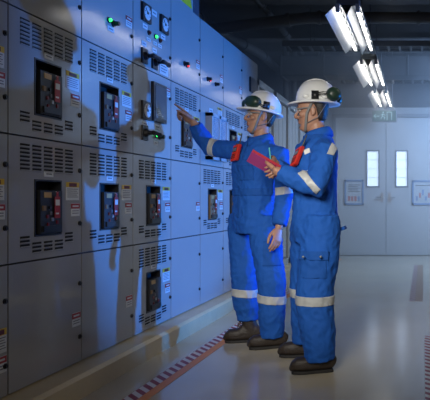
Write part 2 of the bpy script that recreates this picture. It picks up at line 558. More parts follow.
def poster(x0, x1, z0, z1, label, kind):
    root = thing('poster', ((x0 + x1) / 2, BACK, z0), label, 'poster')
    y = BACK - .002
    m_ = MB()
    for a, b in (((x0, z0), (x0 + .03, z1)), ((x1 - .03, z0), (x1, z1)), ((x0, z0), (x1, z0 + .03)), ((x0, z1 - .03), (x1, z1))):
        m_.box((a[0], y - .02, a[1]), (b[0], y, b[1]), POSTF)
    m_.build('frame', parent=root)
    m_ = MB().box((x0 + .02, y - .008, z0 + .02), (x1 - .02, y - .002, z1 - .02), POSTG)
    W, H = x1 - x0, z1 - z0
    if kind == 0:
        for i in range(5):
            m_.box((x0 + .07, y - .0095, z1 - .10 - i * .03), (x1 - .07 - .04 * (i % 2), y - .008, z1 - .088 - i * .03), INK)
        for i in range(4):
            m_.box((x0 + .06 + i * .06, y - .0095, z0 + .07), (x0 + .10 + i * .06, y - .008, z0 + .16), POSTR if i < 3 else POSTF)
    else:
        for i in range(6):
            m_.box((x0 + .07 + i * .055, y - .0095, z0 + .08 + .05 * (i % 3)), (x0 + .105 + i * .055, y - .008, z0 + .16 + .06 * (i % 3)), POSTR if i % 3 == 1 else POSTF)
        m_.box((x0 + .06, y - .0095, z1 - .1), (x1 - .06, y - .008, z1 - .085), INK)
    m_.build('sheet', parent=root)


poster(-1.44, -1.09, .93, 1.39, 'blue-framed notice on the left door leaf beside the man\'s back', 0)
poster(-0.20, 0.20, .93, 1.38, 'blue-framed chart on the right door leaf at the picture edge', 1)

# ------------------------------------------------------------------ floor markings
def strip(name, x0, x1, y0, y1, m, label, z=0.002):
    return tag(MB().box((x0, y0, 0.0003), (x1, y1, z), m).build(name, origin=(x0, y0, 0)), label, 'floor tape')


strip('hazard_tape', -1.535, -1.462, 2.2, 9.5, HAZ, 'red and white hazard tape along the floor below the switchgear curb')
strip('floor_line', -1.460, -1.405, 2.2, 10.4, ORANGE, 'orange line on the floor beside the long hazard tape, running behind the boots')
strip('hazard_tape', 0.012, 0.10, 2.4, 4.5, HAZ, 'red and white hazard tape at the right edge, nearest the viewer')
strip('hazard_tape', -0.14, -0.08, 6.05, 9.4, HAZF, 'worn pale hazard tape farther back on the right of the floor')
strip('floor_line', -0.078, 0.0, 6.05, 9.4, TANL, 'tan line on the floor next to the worn hazard tape')

# ------------------------------------------------------------------ switchgear
ROWS = [0.124, 0.724, 1.324, 1.92, 2.575]
PITCH, Y00 = 0.592, 2.747
DZ = 0.07                       # door thickness


def latch(d, y, z):
    m_ = MB().disc((CX + .0005, y, z), (1, 0, 0), .013, .005, BLACK, n=14)
    m_.disc((CX + .0055, y, z), (1, 0, 0), .009, .006, BLACK, n=12, r2=.008)
    m_.build('latch', parent=d)


def slots(m_, y0, ncol, cw, gap, z_top, nrow, pitch=.019, drop=None):
    for c in range(ncol):
        a = y0 + c * (cw + gap)
        dz = 0 if drop is None else drop[c]
        for r in range(nrow):
            z = z_top - r * pitch - dz
            m_.box((CX - .001, a, z - .0105), (CX + .0012, a + cw, z), DARK)
            m_.box((CX, a, z - .0135), (CX + .005, a + cw, z - .0105), LIP)


def door_slab(m_, y0, y1, z0, z1, hole=None):
    x0, x1 = CX - DZ, CX
    if hole is None:
        m_.box((x0, y0, z0), (x1, y1, z1), PAINT)
    else:
        a, b, c, d = hole
        m_.box((x0, y0, z0), (x1, a, z1), PAINT); m_.box((x0, b, z0), (x1, y1, z1), PAINT)
        m_.box((x0, a, z0), (x1, b, c), PAINT); m_.box((x0, a, d), (x1, b, z1), PAINT)


def label_part(d, y0, y1, z0, z1, style, name='warning_label'):
    x = CX + .0003
    m_ = MB()
    m_.box((x, y0, z0), (x + .0015, y1, z1), OFFW)
    H, W = z1 - z0, y1 - y0
    if style == 'yellow':
        m_.box((x, y0, z1 - .28 * H), (x + .002, y1, z1), YELL)
        m_.box((x, y0 + .22 * W, z1 - .25 * H), (x + .0026, y1 - .2 * W, z1 - .05 * H), MAROON)
        for i in range(5):
            m_.box((x, y0 + .08 * W, z1 - (.40 + .11 * i) * H), (x + .0022, y1 - (.08 + .1 * (i % 2)) * W, z1 - (.365 + .11 * i) * H), INK)
    elif style == 'red':
        m_.box((x, y0, z1 - .42 * H), (x + .002, y1, z1 - .02 * H), RED)
        m_.box((x, y0 + .15 * W, z1 - .28 * H), (x + .0026, y1 - .15 * W, z1 - .16 * H), OFFW)
        for i in range(2):
            m_.box((x, y0 + .12 * W, z1 - (.62 + .18 * i) * H), (x + .0022, y1 - .12 * W, z1 - (.56 + .18 * i) * H), INK)
    elif style == 'text':
        for i in range(4):
            m_.box((x, y0 + .12 * W, z1 - (.2 + .2 * i) * H), (x + .0022, y1 - (.12 + .15 * (i % 2)) * W, z1 - (.14 + .2 * i) * H), INK)
    else:
        m_.box((x, y0 + .2 * W, (z0 + z1) / 2 - .1 * H), (x + .0022, y1 - .2 * W, (z0 + z1) / 2 + .1 * H), INK)
    return m_.build(name, parent=d)


def lamp_ind(d, y, z, m):
    m_ = MB().disc((CX + .0005, y, z), (1, 0, 0), .017, .008, BLACK, n=16)
    m_.disc((CX + .0085, y, z), (1, 0, 0), .011, .010, m, n=14, r2=.008)
    m_.build('indicator_lamp', parent=d)


def push_knob(d, y, z):
    m_ = MB().disc((CX + .0005, y, z), (1, 0, 0), .02, .01, BLACK, n=16)
    m_.disc((CX + .0105, y, z), (1, 0, 0), .015, .03, BLACK, n=14, r2=.013)
    m_.build('selector_knob', parent=d)


def pistol(d, y, z):
    m_ = MB().box((CX + .0005, y - .04, z - .05), (CX + .012, y + .04, z + .05), BLACK)
    m_.disc((CX + .012, y, z), (1, 0, 0), .03, .02, BLACK, n=16, r2=.022)
    m_.tube([((CX + .03, y, z), .014), ((CX + .065, y, z), .013)], BLACK, n=10)
    m_.tube([((CX + .07, y - .012, z), .016), ((CX + .08, y + .03, z - .004), .012), ((CX + .08, y + .06, z - .008), .018)], BLACK, n=10)
    m_.build('switch_handle', parent=d, smooth=False)


def meter(d, y, z, r=.062):
    m_ = MB().box((CX + .0005, y - r, z - r), (CX + .018, y + r, z + r), BLACK)
    m_.disc((CX + .018, y, z), (1, 0, 0), r * .78, .002, OFFW, n=28)
    for k in range(7):
        a = math.radians(-30 + 40 * k)
        u = Vector((0, math.cos(a), math.sin(a)))
        m_.obox(Vector((CX + .0208, y, z)) + u * r * .62, (u, Vector((1, 0, 0)), u.cross(Vector((1, 0, 0)))), (r * .1, .0008, .002), INK)
    a = math.radians(140); u = Vector((0, math.cos(a), math.sin(a)))
    m_.obox(Vector((CX + .0212, y, z)) + u * r * .25, (u, Vector((1, 0, 0)), u.cross(Vector((1, 0, 0)))), (r * .4, .001, .003), BLACK)
    m_.disc((CX + .02, y, z), (1, 0, 0), r * .15, .004, BLACK, n=12)
    m_.build('dial_meter', parent=d, bevel=.002)
    label_part(d, y - .035, y + .035, z - r - .045, z - r - .012, 'plate', 'name_plate')


def breaker(d, a, b, c, t, brown=False):
    """circuit breaker front sitting in the door cut-out a..b, c..t"""
    m_ = MB()
    m_.box((CX - .066, a + .001, c + .001), (CX - .060, b - .001, t - .001), DARK)
    fr = .008
    m_.box((CX - .06, a + .0005, c), (CX + .003, a + fr, t), BLACK); m_.box((CX - .06, b - fr, c), (CX + .003, b - .0005, t), BLACK)
    m_.box((CX - .06, a + fr, c), (CX + .003, b - fr, c + fr), BLACK); m_.box((CX - .06, a + fr, t - fr), (CX + .003, b - fr, t), BLACK)
    face = BROWN if brown else GREYP
    top = t - .055
    m_.box((CX - .06, a + .03, c + .012), (CX + .012, b - .012, top), face)
    m_.box((CX + .012, a + .045, c + .02), (CX + .022, b - .03, c + .05), BLACK)
    x = CX + .0122
    W = b - a
    rnd = random.Random(int(a * 1000))
    m_.box((x, a + .26 * W, top - .035), (x + .002, a + .52 * W, top - .008), BRASS)
    m_.box((x, a + .20 * W, top - .10), (x + .006, a + .30 * W, top - .075), BROWN)
    m_.disc((x, a + .45 * W, top - .085), (1, 0, 0), .009, .008, BLACK, n=12)
    for (u, z, mm) in ((.38, .13, REDOFF), (.40, .17, REDOFF), (.56, .145, STEEL), (.36, .205, INK), (.62, .19, BROWN), (.74, .16, REDOFF), (.60, .215, BRASS), (.5, .115, INK), (.74, .2, STEEL)):
        if top - z > c + .03:
            m_.box((x, a + u * W - .007, top - z - .009), (x + .005, a + u * W + .007, top - z + .009), mm)
    o = m_.build('breaker', parent=d)
    if brown: o['label'] = 'brown faced circuit breaker'
    return o


def lock_tag(d, a, b, top, low=.09, m=RED):
    y = a + .70 * (b - a)
    x = CX + .0195
    m_ = MB().box((x, y - .022, top - low - .05), (x + .0015, y + .022, top - .03), m)
    m_.box((x, y - .008, top - .03), (x + .0015, y + .008, top - .005), RED)
    m_.box((x + .0015, y - .017, top - .075), (x + .0022, y + .017, top - .045), OFFW)
    m_.box((x + .0015, y - .016, top - low - .03), (x + .0022, y + .01, top - low - .022), OFFW)
    m_.tube([((CX + .012, y, top - .004), .002), ((x + .001, y, top - .01), .002)], WHITE, n=6)
    m_.build('lockout_tag', parent=d)


def cubicle(root, y0, z0, z1, tagc=True, brown=False, latches='right', blue_tag=False):
    """door with two louvre fields, a breaker cut-out, labels"""
    g = .004
    o = z1 - 1.92
    a, b, c, t = y0 + .185, y0 + .405, 1.436 + o, 1.718 + o
    m_ = MB()
    door_slab(m_, y0 + g, y0 + PITCH - g, z0 + g, z1 - g, (a, b, c, t))
    slots(m_, y0 + .082, 5, .068, .021, 1.885 + o, 7)
    slots(m_, y0 + .082, 5, .068, .021, 1.443 + o, 3, drop=[0, .034, .034, .034, 0])
    d = m_.build('door', parent=root)
    breaker(d, a, b, c, t, brown)
    if tagc:
        lock_tag(d, a, b, t - .055)
    label_part(d, y0 + .262, y0 + .335, 1.733 + o, 1.762 + o, 'plate', 'name_plate')
    label_part(d, y0 + .445, y0 + .565, 1.615 + o, 1.712 + o, 'yellow')
    label_part(d, y0 + .490, y0 + .570, 1.528 + o, 1.598 + o, 'red')
    latch(d, y0 + PITCH - .022, 1.778 + o); latch(d, y0 + PITCH - .022, 1.488 + o)
    return d


def plain(root, y0, z0, z1, lab=True, lz=None):
    g = .004
    m_ = MB(); door_slab(m_, y0 + g, y0 + PITCH - g, z0 + g, z1 - g)
    d = m_.build('door', parent=root)
    z = lz if lz is not None else z0
    latch(d, y0 + PITCH - .022, z0 + (.436 if z1 - z0 < .62 else .456)); latch(d, y0 + PITCH - .022, z0 + (.141 if z1 - z0 < .62 else .165))
    if lab:
        label_part(d, y0 + .500, y0 + .578, z0 + .205, z0 + .28, 'red')
    return d


def cab(i, label):
    y0 = Y00 + PITCH * i
    root = thing('switchgear_cabinet', (CX - .5, y0 + PITCH / 2, ROWS[0] - .002), label, 'electrical cabinet', 'switchgear cabinets in one row')
    MB().box((CX - 1.1, y0 + .001, ROWS[0] - .002), (CX - DZ - .001, y0 + PITCH - .001, ROWS[4]), PAINTB).build('body', parent=root)
    return root, y0


R0, R1, R2, R3, R4 = ROWS
# partly cut by the left edge
r, y = cab(-1, 'switchgear cabinet cut by the left edge of the picture')
plain(r, y, R3, R4); cubicle(r, y, R2, R3); cubicle(r, y, R1, R2)
d = plain(r, y, R0, R1, lab=False)
label_part(d, y + .5, y + .58, .33, .44, 'yellow'); label_part(d, y + .5, y + .58, .24, .315, 'red')
r, y = cab(0, 'nearest whole switchgear cabinet, two breaker doors, mostly in dark shadow')
plain(r, y, R3, R4, lab=False); cubicle(r, y, R2, R3); cubicle(r, y, R1, R2); plain(r, y, R0, R1)
r, y = cab(1, 'second whole switchgear cabinet, two breaker doors and one green lamp at the top')
d = plain(r, y, R3, R4, lab=False)
lamp_ind(d, 3.625, 2.107, GREENL); push_knob(d, 3.675, 2.100)
label_part(d, 3.61, 3.69, 2.045, 2.075, 'plate', 'name_plate'); label_part(d, 3.835, 3.915, 2.135, 2.205, 'red')
cubicle(r, y, R2, R3); cubicle(r, y, R1, R2); plain(r, y, R0, R1)
r, y = cab(2, 'switchgear cabinet with dial meters and pistol-grip switches')
d = plain(r, y, R3, R4, lab=False)
meter(d, 4.10, 2.297); meter(d, 4.385, 2.300)
label_part(d, 4.20, 4.28, 2.32, 2.36, 'plate', 'name_plate')
lamp_ind(d, 4.153, 2.178, REDOFF); lamp_ind(d, 4.254, 2.178, GREENL); lamp_ind(d, 4.330, 2.171, REDOFF)
for yy in (4.153, 4.254, 4.33):
    label_part(d, yy - .03, yy + .03, 2.118, 2.142, 'plate', 'name_plate')
pistol(d, 4.08, 2.0); pistol(d, 4.235, 1.993)
label_part(d, 4.05, 4.12, 2.068, 2.10, 'plate', 'name_plate'); label_part(d, 4.21, 4.28, 2.062, 2.094, 'plate', 'name_plate')
label_part(d, 4.33, 4.47, 1.935, 2.035, 'text')
m_ = MB(); door_slab(m_, y + .004, y + PITCH - .004, R2 + .004, R3 - .004)
d = m_.build('door', parent=r)
meter(d, 4.10, 1.631)
m_ = MB().box((CX + .0005, 4.19, 1.575), (CX + .022, 4.40, 1.85), BLACK)
m_.box((CX + .022, 4.212, 1.60), (CX + .024, 4.385, 1.835), RELAYF)
for i in range(4):
    m_.box((CX + .024, 4.24, 1.62 + .012 * i), (CX + .0255, 4.33 - .02 * i, 1.626 + .012 * i), STEEL)
m_.build('protection_relay', parent=d, bevel=.004)
label_part(d, 4.25, 4.33, 1.525, 1.558, 'plate', 'name_plate')
label_part(d, 4.425, 4.505, 1.785, 1.855, 'red')
pistol(d, 4.085, 1.477); lamp_ind(d, 4.265, 1.479, GREENL); push_knob(d, 4.32, 1.475)
label_part(d, 4.235, 4.295, 1.41, 1.44, 'plate', 'name_plate')
latch(d, y + PITCH - .022, 1.778); latch(d, y + PITCH - .022, 1.488)
cubicle(r, y, R1, R2); cubicle(r, y, R0, R1, tagc=False)
r, y = cab(3, 'switchgear cabinet the pointing hand reaches, blue-lit with one red lamp')
d = plain(r, y, R3, R4)
lamp_ind(d, 4.83, 2.10, REDL); push_knob(d, 4.775, 2.105)
cubicle(r, y, R2, R3, tagc=False); plain(r, y, R1, R2); plain(r, y, R0, R1, lab=False)
r, y = cab(4, 'switchgear cabinet with a clear cover and a brown breaker, left of the pointing man')
d = plain(r, y, R3, R4)
push_knob(d, 5.285, 2.086); lamp_ind(d, 5.335, 2.086, REDL); push_knob(d, 5.49, 2.08)
m_ = MB(); door_slab(m_, y + .004, y + PITCH - .004, R2 + .004, R3 - .004)
d = m_.build('door', parent=r)
c = MB()
A, B, Z0, Z1 = 5.235, 5.66, 1.375, 1.785
for (a0, b0, a1, b1) in ((A, Z0, A + .03, Z1), (B - .03, Z0, B, Z1), ((A + B) / 2 - .02, Z0, (A + B) / 2 + .02, Z1), (A, Z0, B, Z0 + .03), (A, Z1 - .03, B, Z1)):
    c.box((CX + .0005, a0, b0), (CX + .06, a1, b1), FARP)
c.build('cover_frame', parent=d)
MB().box((CX + .05, A + .02, Z0 + .02), (CX + .055, B - .02, Z1 - .02), COVERG).build('clear_cover', parent=d)
for a0 in (A + .05, (A + B) / 2 + .04):
    MB().box((CX + .0005, a0, Z0 + .06), (CX + .03, a0 + .12, Z1 - .05), GREYP).build('relay', parent=d, bevel=.004)
label_part(d, 5.33, 5.42, 1.80, 1.84, 'plate', 'name_plate'); label_part(d, 5.55, 5.66, 1.80, 1.88, 'yellow')
latch(d, y + PITCH - .022, 1.778)
cubicle(r, y, R1, R2, brown=True); plain(r, y, R0, R1, lab=False)
r, y = cab(5, 'switchgear cabinet right behind the pointing man\'s shoulder')
plain(r, y, R3, R4); cubicle(r, y, R2, R3); cubicle(r, y, R1, R2); plain(r, y, R0, R1)
r, y = cab(6, 'last blue-lit switchgear cabinet, small dark window near its top')
d = plain(r, y, R3, R4, lab=False)
m_ = MB().box((CX + .0005, 6.56, 2.21), (CX + .02, 6.84, 2.37), BLACK)
m_.box((CX + .02, 6.58, 2.225), (CX + .023, 6.82, 2.355), GREYP)
m_.build('display_window', parent=d, bevel=.004)
cubicle(r, y, R2, R3); plain(r, y, R1, R2); plain(r, y, R0, R1)

# raised chamber standing on top of the near cabinets, warning triangle near its far end
r = thing('busbar_chamber', (CX - .5, 3.6, R4 + .0005), 'blue-lit top box on the cabinets with a yellow warning sign', 'electrical box')
m_ = MB()
m_.box((CX - .9, 2.2, R4 + .0005), (CX - .015, 5.0, R4 + .7), PAINT)
m_.build('body', parent=r, bevel=.004)
m_ = MB()
tri = [(4.70, 2.60), (4.97, 2.60), (4.835, 2.86)]
m_.rings([[Vector((CX - .0148, a, b)) for a, b in tri], [Vector((CX - .012, a, b)) for a, b in tri]], WARNY)
m_.box((CX - .012, 4.825, 2.68), (CX - .0112, 4.845, 2.77), INK); m_.box((CX - .012, 4.825, 2.64), (CX - .0112, 4.845, 2.66), INK)
m_.build('warning_sign', parent=r)
tag(MB().box((CX - .25, 5.0, R4 + .0005), (CX - .012, 5.13, R4 + .75), LAMPD).build('cable_post', origin=(CX - .13, 5.06, R4 + .0005), bevel=.006),
    'dark upright duct standing on the cabinets beside the yellow warning sign', 'cable duct')

# pale panels beyond the switchgear
for i in range(5):
    y0 = 6.90 + i * .82
    place = ['first pale grey panelled cabinet right after the blue switchgear', 'second pale grey panelled cabinet after the blue switchgear',
             'third pale grey panelled cabinet after the blue switchgear, between the two men', 'fourth pale grey panelled cabinet, mostly behind the man with the notebook',
             'last pale grey panelled cabinet, next to the far wall'][i]
    r = thing('panel_cabinet', (CX - .4, y0 + .41, R0 - .002), place, 'cabinet', 'pale panel cabinets')
    MB().box((CX - .9, y0, R0 - .002), (CX - .06, y0 + .815, 2.42), FARD).build('body', parent=r)
    m_ = MB()
    for a in (y0, y0 + .75):
        m_.box((CX - .06, a, R0), (CX, a + .065, 2.42), FARP)
    m_.box((CX - .06, y0, 2.34), (CX, y0 + .815, 2.42), FARP); m_.box((CX - .06, y0, R0), (CX, y0 + .815, R0 + .08), FARP)
    m_.build('frame', parent=r)
    for k in range(3):
        MB().box((CX - .06, y0 + .085 + k * .22, R0 + .1), (CX - .025, y0 + .085 + k * .22 + .20, 2.32), FARP).build('panel', parent=r, bevel=.006)

# ------------------------------------------------------------------ people
def yawvec(deg):
    a = math.radians(deg)
    return Vector((math.cos(a), math.sin(a), 0))


def fold(seed, amp):
    off = Vector((seed * 3.1, seed * 1.7, seed * 0.9))

    def f(p):
        q = Vector((p.x * 9, p.y * 9, p.z * 6)) + off
        r = Vector((p.x * 20 + p.z * 7, p.y * 20, p.z * 17 - p.x * 9)) + off
        n1 = noise.noise(q)
        n2 = 1 - 2.4 * abs(noise.noise(r))
        return amp * (0.55 * n1 + 0.42 * n2 - 0.15)
    return f


def hand(m_, wrist, d, n, side, curls, spread=0.10, thumb=(0.5, 0.5), size=1.0, m=SKIN, straight=()):
    """palm, four fingers and a thumb. d = wrist to fingers, n = palm normal, side = +1/-1 chooses the thumb side (d x n)"""
    d = Vector(d).normalized(); n = Vector(n); n = (n - d * n.dot(d)).normalized()
    s = d.cross(n) * side
    k = size
    w0 = Vector(wrist)
    pl = .088 * k
    m_.tube([(w0 - d * .03 * k, .019 * k, .028 * k), (w0, .0175 * k, .029 * k), (w0 + d * .03 * k, .0165 * k, .036 * k), (w0 + d * .065 * k, .0145 * k, .041 * k), (w0 + d * pl, .0115 * k, .038 * k)], m, ref=n, n=14)
    lens = (.074, .082, .076, .060)
    for i in range(4):
        off = (.0285 - .019 * i) * k
        base = w0 + d * (pl - (.006, .0, .003, .010)[i] * k) + s * off
        fd = (d + s * spread * (1.2 - .8 * i)).normalized()
        c = curls[i]
        pts = [(base - fd * .02 * k, .0098 * k)]
        p = base; ang = 0
        cs = c if hasattr(c, '__len__') else (c, c * 1.1, c * .8)
        for j, fr in enumerate((.46, .30, .24)):
            ang += cs[j]
            dr = fd * math.cos(ang) + n * math.sin(ang)
            pts.append((p, (.0098, .0090, .0082)[j] * k))
            p = p + dr * (lens[i] * fr * k)
        pts.append((p, .0068 * k))
        m_.tube(pts, m, ref=s, n=10)
    # thumb leaves the side of the palm near its base
    tb = w0 + d * .022 * k + s * .026 * k + n * .006 * k
    out, close = thumb
    t1 = (d * .75 + s * (.75 * out + .1) + n * .45 * close).normalized()
    t2 = (d * .95 + s * (.25 * out) + n * .35 * close).normalized()
    t3 = (d * 1.0 - s * .15 * close + n * .25 * close).normalized()
    p1 = tb + t1 * .042 * k; p2 = p1 + t2 * .034 * k; p3 = p2 + t3 * .026 * k
    m_.tube([(tb, .015 * k), (p1, .0115 * k), (p2, .0105 * k), (p3, .0078 * k)], m, ref=n, n=10)


class Head:
    def __init__(self, origin, yaw, pitch, roll=0):
        f = yawvec(yaw); l = Vector((-f.y, f.x, 0)); u = Vector((0, 0, 1))
        p = math.radians(pitch)
        self.f = (f * math.cos(p) + u * math.sin(p)); self.u = (u * math.cos(p) - f * math.sin(p)); self.l = l
        q = math.radians(roll)
        self.l, self.u = self.l * math.cos(q) + self.u * math.sin(q), self.u * math.cos(q) - self.l * math.sin(q)
        self.o = Vector(origin)

    def p(self, x, y, z):
        return self.o + self.f * x + self.l * y + self.u * z

    def ax(self):
        return (self.f, self.l, self.u)


def head_mesh(m_, H):
    lv = [(-.004, .066, .018, .020), (.004, .078, -.005, .033), (.016, .085, -.03, .043), (.032, .085, -.05, .052), (.05, .081, -.065, .058), (.07, .084, -.075, .063),
          (.09, .083, -.083, .067), (.112, .078, -.090, .071), (.128, .076, -.094, .073), (.145, .084, -.097, .075), (.165, .085, -.099, .076), (.19, .076, -.094, .072),
          (.21, .058, -.08, .060), (.224, .034, -.056, .042), (.231, .008, -.03, .02)]
    R = []
    for z, fr, bk, hw in lv:
        c = (fr + bk) / 2; a = (fr - bk) / 2
        ring = []
        for j in range(28):
            g = 2 * PI * j / 28
            cx, sy = math.cos(g), math.sin(g)
            e = 2 / 2.35
            cx = math.copysign(abs(cx) ** e, cx); sy = math.copysign(abs(sy) ** e, sy)
            ring.append(H.p(c + a * cx, hw * sy, z))
        R.append(ring)
    m_.rings(R, SKIN)
    A = H.ax()
    # nose, brow, lips, chin, cheeks, ears
    m_.tube([(H.p(.078, 0, .137), .008), (H.p(.092, 0, .120), .0085), (H.p(.105, 0, .104), .0105), (H.p(.109, 0, .096), .0115), (H.p(.090, 0, .087), .010)], SKIN, ref=H.l, n=12)
    for s in (-1, 1):
        m_.ball(H.p(.092, s * .0125, .093), (.011, .0075, .008), SKIN, A)
        m_.ball(H.p(.079, s * .026, .146), (.010, .022, .007), SKIN, A)
        m_.ball(H.p(.058, s * .045, .100), (.024, .020, .020), SKIN, A)
        E = (A[0], A[1], A[2])
        m_.ball(H.p(-.010, s * .078, .114), (.017, .0075, .030), SKIN, A)
        m_.ball(H.p(-.003, s * .077, .092), (.010, .006, .012), SKIN, A)
    m_.ball(H.p(.083, 0, .066), (.011, .024, .0065), SKIN, A)
    m_.ball(H.p(.082, 0, .055), (.011, .020, .0065), SKIN, A)
    m_.ball(H.p(.078, 0, .022), (.013, .022, .014), SKIN, A)


def head_parts(body, H, hair=True, moustache=False, lens_side=True):
    A = H.ax()
    m_ = MB()
    # hair: close cap round the back and sides of the skull
    lv = [(.050, -.068, .056), (.07, -.083, .066), (.10, -.094, .0725), (.125, -.102, .0775), (.150, -.106, .080), (.175, -.103, .079), (.20, -.095, .071), (.222, -.07, .05), (.238, -.03, .02)]
    frt = [-.022, -.018, -.012, -.004, .012, .05, .06, .035, .01]
    R = []
    for (z, bk, hw), fr in zip(lv, frt):
        c = (fr + bk) / 2; a = (fr - bk) / 2
        R.append([H.p(c + a * math.cos(2 * PI * j / 24), hw * 1.02 * math.copysign(abs(math.sin(2 * PI * j / 24)) ** .7, math.sin(2 * PI * j / 24)), z) for j in range(24)])
    m_.rings(R, HAIR)
    m_.build('hair', parent=body, smooth=True)
    for s in (-1, 1):
        e = MB().ball(H.p(.0715, s * .031, .1275), (.0105, .0125, .0062), EYEW, A)
        e.ball(H.p(.0785, s * .031, .1275), (.0042, .0058, .0056), EYED, A)
        e.build('eye', parent=body, smooth=True)
        MB().tube([(H.p(.089, s * .012, .146), .003), (H.p(.088, s * .028, .151), .0038), (H.p(.078, s * .046, .147), .0025)], HAIR, n=8).build('eyebrow', parent=body, smooth=True)
    lp = MB().ball(H.p(.0895, 0, .0655), (.006, .021, .0045), LIPM, A)
    lp.ball(H.p(.0885, 0, .0560), (.006, .017, .0048), LIPM, A)
    lp.build('lips', parent=body, smooth=True)
    if moustache:
        MB().tube([(H.p(.088, -.024, .073), .003), (H.p(.0945, 0, .0775), .0045), (H.p(.088, .024, .073), .003)], HAIR, n=8).build('moustache', parent=body, smooth=True)
        MB().ball(H.p(.087, 0, .028), (.005, .011, .007), HAIR, A).build('goatee', parent=body, smooth=True)
    # safety spectacles
    g = MB()
    for s in (-1, 1):
        g.tube([(H.p(.088, s * .050, .134), .0025, .004), (H.p(.05, s * .077, .134), .0025, .004), (H.p(-.02, s * .082, .130), .0025, .004)], STRAP, ref=H.l, n=8)
    g.tube([(H.p(.086, -.052, .143), .002), (H.p(.102, -.02, .143), .002), (H.p(.103, .02, .143), .002), (H.p(.086, .052, .143), .002)], STRAP, n=8)
    gl = g.build('safety_glasses', parent=body, smooth=True)
    ln = MB()
    for s in (-1, 1):
        R = []
        for (x, y) in ((.108, .004), (.106, .022), (.099, .040), (.084, .055)):
            R.append([H.p(x, s * y, .143), H.p(x + .0015, s * y, .143), H.p(x - .003, s * y, .112), H.p(x - .0045, s * y, .112)])
        ln.rings(R, LENS)
    ln.build('lens', parent=gl)


def hard_hat(body, H, zr, pitch, muffs, size=1.0, back=-.008):
    """white helmet; zr = rim height over the chin, pitch tilts it"""
    p = math.radians(pitch)
    f = H.f * math.cos(p) + H.u * math.sin(p); u = H.u * math.cos(p) - H.f * math.sin(p); l = H.l
    o = H.p(back, 0, zr)
    q = lambda x, y, z: o + (f * x + l * y + u * z) * size
    a, b, c = .127, .108, .150
    m_ = MB()
    R = []
    NN = 36
    # underside ring to rim to dome
    def rimpt(g, out, z):
        cx, sy = math.cos(g), math.sin(g)
        pk = max(0, cx) ** 3
        return q((a + out + .030 * pk) * cx, (b + out) * sy, z - .006 * pk)
    R.append([rimpt(2 * PI * j / NN, -.012, -.004) for j in range(NN)])
    R.append([rimpt(2 * PI * j / NN, .020, -.006) for j in range(NN)])
    R.append([rimpt(2 * PI * j / NN, .022, -.001) for j in range(NN)])
    R.append([rimpt(2 * PI * j / NN, .018, .004) for j in range(NN)])
    R.append([q(a * math.cos(2 * PI * j / NN), b * math.sin(2 * PI * j / NN), .012) for j in range(NN)])
    for t in (.2, .4, .6, .75, .87, .95, .995):
        k = (1 - t ** 2.5) ** .5
        R.append([q(a * k * math.cos(2 * PI * j / NN) - .004 * t, b * k * math.sin(2 * PI * j / NN), .012 + (c - .012) * t) for j in range(NN)])
    m_.rings(R, HATW)
    # raised centre ridge and side slots
    rid = []
    for i in range(15):
        t = math.radians(28 + i * (180 - 56) / 14)
        x, z = math.cos(t), math.sin(t)
        rid.append((q(x * a * .90, 0, .012 + (c - .012) * z ** .8 * 1.0), .016 * size, .007 * size))
    m_.tube(rid, HATW, ref=l, n=10)
    for s in (-1, 1):
        m_.ball(q(.055, s * b * .93, .03), (.022, .012, .014), HATW, (f, l, u))
        m_.ball(q(-.055, s * b * .93, .03), (.022, .012, .014), HATW, (f, l, u))
    hat = m_.build('hard_hat', parent=body, smooth=True)
    # inner harness band and chin strap
    s_ = MB()
    for s in (-1, 1):
        s_.tube([(q(.02, s * .090, -.004), .0025, .008), (H.p(.030, s * .0775, .10), .0025, .008), (H.p(.045, s * .063, .04), .0025, .008), (H.p(.055, s * .030, .0), .0025, .008), (H.p(.056, 0, -.008), .0025, .008)], STRAP, ref=l, n=8, round_=False)
        s_.tube([(q(-.07, s * .080, -.004), .0022), (H.p(-.035, s * .080, .07), .0022), (H.p(.045, s * .062, .04), .0022)], STRAP, ref=l, n=6, round_=False)
    s_.build('chin_strap', parent=hat, smooth=True)
    for s, where in muffs:
        if where == 'back':
            arm = [q(.0, s * (b + .006), .040), q(-.05, s * (b + .030), .045), q(-.105, s * (b + .018), .045)]
            cup = q(-.112, s * (b - .004), .045); cax = (f * -.35 + l * s).normalized()
        else:
            arm = [q(.0, s * (b + .006), .032), q(.035, s * (b + .030), .022), q(.07, s * (b + .020), .05)]
            cup = q(.089, s * .078, .047); cax = (f * .72 + l * s * .70).normalized()
        mm = MB()
        mm.obox(q(.0, s * (b + .001), .036), (f, u, l), (.021, .026, .009), BLACK)
        for dz in (-.006, .006):
            mm.tube([(p_ + u * dz, .003) for p_ in arm], BLACK, ref=l, n=6)
        e1 = u; e2 = cax.cross(u)
        if where == 'back':
            e1 = u; 
        mm.tube([(cup - cax * .026, .036, .040), (cup - cax * .012, .043, .046), (cup + cax * .004, .043, .046), (cup + cax * .022, .034, .037), (cup + cax * .030, .018, .018)] if where == 'back' else
                [(cup - cax * .026, .038, .054), (cup - cax * .012, .044, .062), (cup + cax * .004, .044, .062), (cup + cax * .022, .036, .052), (cup + cax * .030, .018, .028)],
                MUFF, ref=u, n=20, round_=False)
        mm.build('ear_muff', parent=hat, smooth=True)
    return hat


